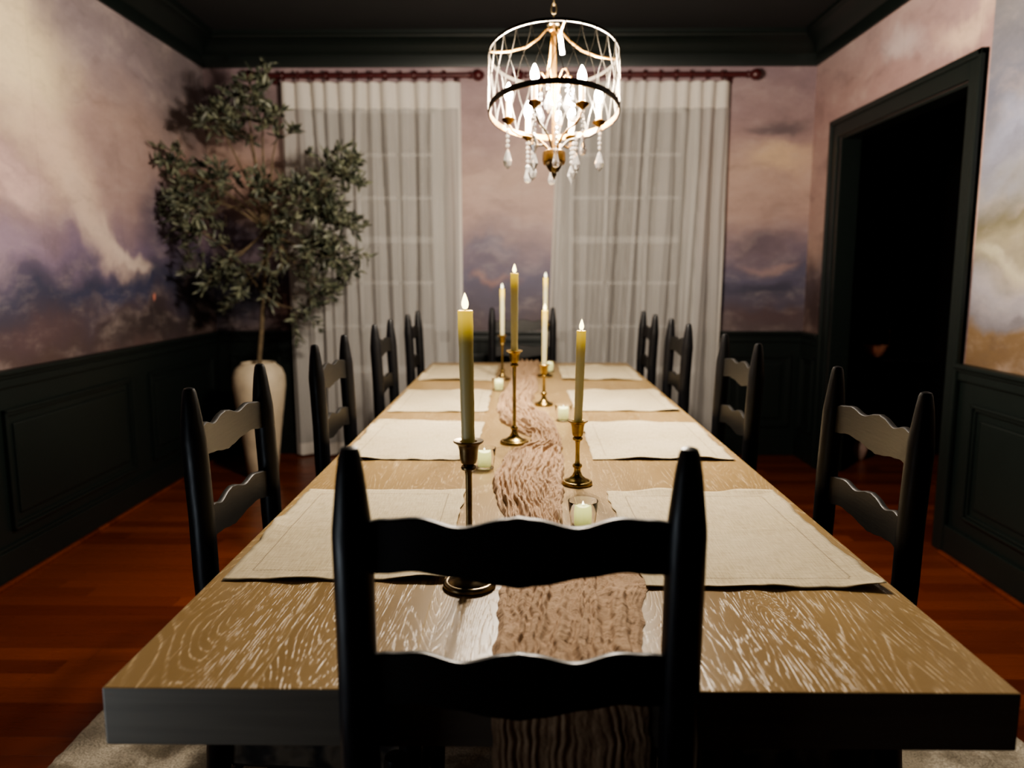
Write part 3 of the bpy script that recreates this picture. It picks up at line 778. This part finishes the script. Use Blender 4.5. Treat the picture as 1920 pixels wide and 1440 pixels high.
for k in range(6):
    a = k*pi/3 + .5*0
    bm = bmesh.new(); tube(bm, [(r_*cos(a+.2), r_*sin(a+.2), z) for r_, z in [(.006,.02),(.012,.06),(.022,.10),(.038,.122),(.055,.118),(.063,.10),(.06,.085)]], .0024, 7); obj('scroll_hook', bm, M_GOLD, ch)
AR = .142
def crystal(loc, beads, L_, kind, parent=ch):
    """hangs vertically from loc (local to chandelier)"""
    bm = bmesh.new(); z = 0.0
    tube(bm, [(0,0,0),(0,0,-L_)], .0007, 5)
    for b in range(beads):
        rr = .0068; z -= rr*1.0
        bmesh.ops.create_icosphere(bm, subdivisions=1, radius=rr, matrix=Matrix.Translation((0,0,z))); z -= rr*1.1
    zz = -L_; LSC = 1.3
    if kind == 0: pr = [(0,zz),(.006,zz-.010),(.0145,zz-.038),(.0105,zz-.052),(0,zz-.064)]
    elif kind == 1: pr = [(0,zz),(.005,zz-.008),(.0140,zz-.036),(.0,zz-.064)]
    else: pr = [(0,zz),(.009,zz-.010),(.006,zz-.020),(.0120,zz-.046),(.010,zz-.058),(0,zz-.063)]
    lathe(bm, pr, 8, Matrix.Diagonal((1,.6,1,1)) @ Matrix.Rotation(R.uniform(0,1),4,'Z'), False)
    for v in bm.verts: v.co = RI @ v.co
    o = obj('crystal_pendant', bm, M_CRYSTAL, parent, smooth=False); o.location = loc
LG = []
for k in range(6):
    a = k*pi/3 + radians(4); ca, sa = cos(a), sin(a)
    bm = bmesh.new()
    tube(bm, [(r_*ca, r_*sa, z) for r_, z in [(.010,-.135),(.020,-.118),(.045,-.092),(.080,-.082),(.110,-.078),(.130,-.066),(AR,-.045)]], .0036, 10)
    arm = obj('arm', bm, M_GOLD if k % 2 else M_SILVER, ch)
    bm = bmesh.new(); lathe(bm, [(0,-.048),(.006,-.046),(.010,-.040),(.019,-.034),(.021,-.031),(.019,-.030),(.012,-.031),(.012,-.024),(.010,-.022),(0,-.022)], 24, cap=False)
    c = obj('candle_cup', bm, M_GOLD, arm); c.location = (AR*ca, AR*sa, 0)
    bm = bmesh.new(); lathe(bm, [(0,-.024),(.0085,-.024),(.0085,.030),(.006,.031),(0,.031)], 20, cap=False); c = obj('candle_sleeve', bm, M_SLEEVE, arm); c.location = (AR*ca, AR*sa, 0)
    bm = bmesh.new(); lathe(bm, [(0,.028),(.007,.030),(.011,.040),(.0135,.050),(.0125,.062),(.008,.076),(.003,.087),(0,.091)], 20, cap=False); c = obj('bulb', bm, M_BULB, arm); c.location = (AR*ca, AR*sa, 0)
    ld = bpy.data.lights.new('bulb_light', 'POINT'); ld.energy = 62; ld.color = (1,.88,.74); ld.shadow_soft_size = .03
    lo = bpy.data.objects.new('bulb_light', ld); link(lo, arm); lo.location = (AR*ca, AR*sa, .10)
    crystal((AR*ca*1.02, AR*sa*1.02, -.046), 5, .072, k % 3)
    crystal((.075*cos(a+.5), .075*sin(a+.5), -.080), 4, .06, (k+1) % 3)
    b2 = a+.3
    crystal((.06*cos(k*pi/3+.2), .06*sin(k*pi/3+.2), .085), 3, .045, (k+2) % 3)
# hanging gear above the column, straight up to the ceiling
top = Vector((0,0,.278))
bm = bmesh.new()
def up(x, y, z): return top + RI @ Vector((x, y, z))
lathe(bm, [(0,0),(.016,0),(.021,.004),(.016,.009),(.006,.012),(0,.012)], 20, Matrix.Translation(top) @ RI, False)
wt = ch.location.z + (Matrix.Rotation(TILT,4,'X') @ top).z
z = .012; k = 0; H_ = CZ - .03 - wt
while z < H_ - .02:
    pts = [(.008*cos(q*pi/6)*(1 if k % 2 else 0), .008*cos(q*pi/6)*(0 if k % 2 else 1), z+.015+.016*sin(q*pi/6)) for q in range(12)]
    tube(bm, [up(*p) for p in pts], .0022, 6, True); z += .026; k += 1
obj('chain', bm, M_BRASSD, ch)
bm = bmesh.new(); lathe(bm, [(0,H_),(.02,H_),(.055,H_+.012),(.06,H_+.0295),(0,H_+.0295)], 32, Matrix.Translation(top) @ RI, False); obj('canopy', bm, M_BRASSD, ch)
bm = bmesh.new(); tube(bm, [(.026,-.02,.178),(.018,-.02,.248)], .0072, 14); obj('white_tube', bm, simple('matt white tube', (.85,.83,.78,1), .5), ch)  # short white tube beside the upper column

# ------------------------------------------------------------------ potted olive tree
tr = empty('potted_olive_tree', (-1.60, 4.62, 0)); tag(tr, 'potted artificial olive tree in a tall cream vase in the left corner', 'tree')
bm = bmesh.new(); lathe(bm, [(0,0),(.082,0),(.088,.006),(.100,.12),(.122,.30),(.146,.48),(.157,.57),(.155,.63),(.138,.675),(.112,.697),(.104,.704),(.102,.712),(.096,.712),(.094,.70),(.12,.66),(.12,.60),(0,.60)], 48, cap=False)
for v in bm.verts:
    n = noise.noise(v.co*14); v.co.x *= 1+.008*n; v.co.y *= 1+.008*n
obj('vase', bm, M_VASE, tr)
bm = bmesh.new(); main = [(.0,0,.60),(.01,0,.75),(.035,.0,.95),(.05,.0,1.12),(.075,.0,1.32),(.085,0,1.5)]
tube(bm, main, [.016,.015,.014,.013,.012,.010], 10)
tips = []
def branch(p0, p1, r0, bend):
    p0, p1 = Vector(p0), Vector(p1); pts = []
    for k in range(9):
        t = k/8; p = p0.lerp(p1, t); p += Vector((bend[0], bend[1], bend[2]))*sin(pi*t) + Vector((noise.noise(p*6),noise.noise(p*6+Vector((5,5,5))),0))*.02*t
        pts.append(p)
    tube(bm, pts, [r0*(1-.75*k/8)+.001 for k in range(9)], 7); return pts
# foliage clusters (x, y, z relative to tree, radius, number of twigs)
CL = [(-.16,-.05,2.11,.15,15),(.02,-.05,2.20,.13,16),(.10,0,2.33,.09,8),(.20,-.05,2.08,.10,10),(-.02,.05,2.06,.10,8),
      (-.38,-.10,1.84,.11,14),(-.32,-.10,1.66,.12,16),(-.27,-.15,1.50,.12,14),(-.22,.02,1.80,.12,12),(-.12,-.1,1.62,.12,10),
      (.10,-.1,1.72,.12,14),(.48,-.10,1.80,.14,22),(.58,-.15,1.83,.09,11),(.36,-.12,1.64,.15,24),(.50,-.1,1.55,.14,24),(.20,-.15,1.50,.12,16),
      (.38,-.1,1.40,.14,22),(.52,-.12,1.33,.10,12),(.40,-.1,1.20,.09,9),(-.10,-.1,1.35,.12,12),(-.20,-.1,1.26,.09,8),(.07,-.08,1.25,.10,9),(.28,-.08,1.04,.08,5),(-.10,.05,1.12,.06,3)]
LM = bmesh.new()
def leaf(p, d, ln, wd):
    d = d.normalized(); s = d.cross(Vector((R.uniform(-1,1),R.uniform(-1,1),R.uniform(-.3,1)))).normalized(); n = s.cross(d)
    q = [p, p+d*ln*.3+s*wd*.8, p+d*ln*.65+s*wd*.75, p+d*ln, p+d*ln*.65-s*wd*.75, p+d*ln*.3-s*wd*.8]
    m1 = p+d*ln*.3-n*wd*.35; m2 = p+d*ln*.65-n*wd*.3
    vs = [LM.verts.new(x) for x in q]; a = LM.verts.new(m1); b = LM.verts.new(m2)
    for f in ((vs[0],vs[1],a),(vs[1],vs[2],b,a),(vs[2],vs[3],b),(vs[3],vs[4],b),(vs[4],vs[5],a,b),(vs[5],vs[0],a)): LM.faces.new(f)
cen = Vector((.06,0,1.6))
for (x, y, z, rr, nt) in CL:
    j = R.choice([3,4,5]); b0 = Vector(main[j]) if z < 1.9 else Vector(main[5])
    c = Vector((x, y, z)); pts = branch(b0, c, .007, (0, 0, .06 if z > b0.z else -.02))
    for t in range(nt):
        st = c + Vector((R.gauss(0,.42),R.gauss(0,.42),R.gauss(0,.42)))*rr
        out = (st-cen); out.z *= .5
        d = (out.normalized()*.7 + Vector((R.uniform(-1,1),R.uniform(-1,1),R.uniform(-.9,.9)))).normalized()
        Lg = R.uniform(.07,.13); tw = [st + d*Lg*q/5 + Vector((0,0,-.03*(q/5)**2)) for q in range(6)]
        tw = [Vector((max(p.x, LX+.03-tr.location.x), p.y, p.z)) for p in tw]
        tube(bm, [c.lerp(st,.4)]+tw, .0013, 4, cap=False)
        for q in range(1, 6):
            for sgn in (-1, 1):
                ld_ = (d*.7 + Vector((R.uniform(-1,1),R.uniform(-1,1),R.uniform(-.8,.9)))).normalized()
                ln_ = R.uniform(.048,.088)
                e = tw[q] + ld_*ln_
                if e.x + tr.location.x < LX+.03 or e.y + tr.location.y > BY-.14: continue
                leaf(tw[q], ld_, ln_, R.uniform(.009,.0145))
        if tw[-1].x + tr.location.x > LX+.1: leaf(tw[-1], d, .05, .009)
obj('trunk', bm, M_TRUNK, tr); obj('foliage', LM, M_LEAF, tr, smooth=True)

# ------------------------------------------------------------------ things in the dark room beyond
cs = empty('console_table', (2.52, 5.42, 0)); tag(cs, 'black console table in the dark room beyond the doorway', 'table')
bm = bmesh.new(); box(bm, -.40, .40, -.17, .17, .64, .67, .004); obj('tabletop', bm, M_BLACK, cs, smooth=False)
for sx in (-1,1):
    for sy in (-1,1):
        bm = bmesh.new(); box(bm, -.018,.018,-.018,.018,0,.64,.003); l = obj('leg', bm, M_BLACK, cs, smooth=False); l.location = (sx*.37, sy*.14, 0)
bm = bmesh.new(); lathe(bm, [(0,0),(.035,0),(.055,.015),(.075,.05),(.082,.085),(.079,.086),(.072,.05),(.05,.018),(0,.008)], 36, cap=False)
o = obj('copper_bowl', bm, M_COPPER); o.location = (2.445, 5.33, .6705); tag(o, 'copper bowl glinting in the dark room through the doorway', 'bowl')
for k, (x, y, h) in enumerate(((2.50,5.46,.21),(2.575,5.40,.19))):
    bm = bmesh.new(); lathe(bm, [(0,0),(.032,0),(.032,.006),(.01,.015),(.006,.03),(.006,h-.03),(.013,h-.02),(.015,h),(0,h)], 24, cap=False)
    o = obj('candlestick', bm, M_GOLD); o.location = (x, y, .6705)
    tag(o, ['taller gold candlestick behind the copper bowl in the dark room','shorter gold candlestick right of the copper bowl in the dark room'][k], 'candlestick')
bm = bmesh.new(); lathe(bm, [(0,0),(.03,0),(.045,.03),(.055,.075),(.045,.11),(.028,.13),(.034,.145),(.03,.146),(.022,.13),(0,.12)], 28, cap=False)
o = obj('small_vase', bm, M_PALEPOT); o.location = (2.30, 5.14, 0); tag(o, 'small pale pink vase on the floor of the dark room', 'vase')

# ------------------------------------------------------------------ unseen cool fill lamp added left of the table to brighten its front edge
ld = bpy.data.lights.new('edge_fill_light', 'AREA'); ld.energy = 2.6; ld.size = .35; ld.color = (.80,.90,1)
lo = bpy.data.objects.new('edge_fill_light', ld); link(lo); lo.location = (-.98, .52, .66)
lo.rotation_euler = (Vector((-.30,.83,.70))-lo.location).to_track_quat('-Z','Y').to_euler()
W = bpy.data.worlds.new('night'); bpy.context.scene.world = W; W.use_nodes = True
W.node_tree.nodes['Background'].inputs[0].default_value = (.02,.03,.05,1); W.node_tree.nodes['Background'].inputs[1].default_value = .12

# ------------------------------------------------------------------ camera
cam = bpy.data.cameras.new('camera'); co = bpy.data.objects.new('camera', cam); link(co)
co.location = (0,0,1.24); co.rotation_euler = (radians(90-8.102), 0, radians(.709))
cam.sensor_width = 36; cam.lens = 27.0; cam.clip_start = .02
cam.dof.use_dof = True; cam.dof.focus_distance = 1.40; cam.dof.aperture_fstop = 2.9
bpy.context.scene.camera = co
vs = bpy.context.scene.view_settings
vs.view_transform = 'AgX'; vs.look = 'AgX - Medium High Contrast'; vs.exposure = .0
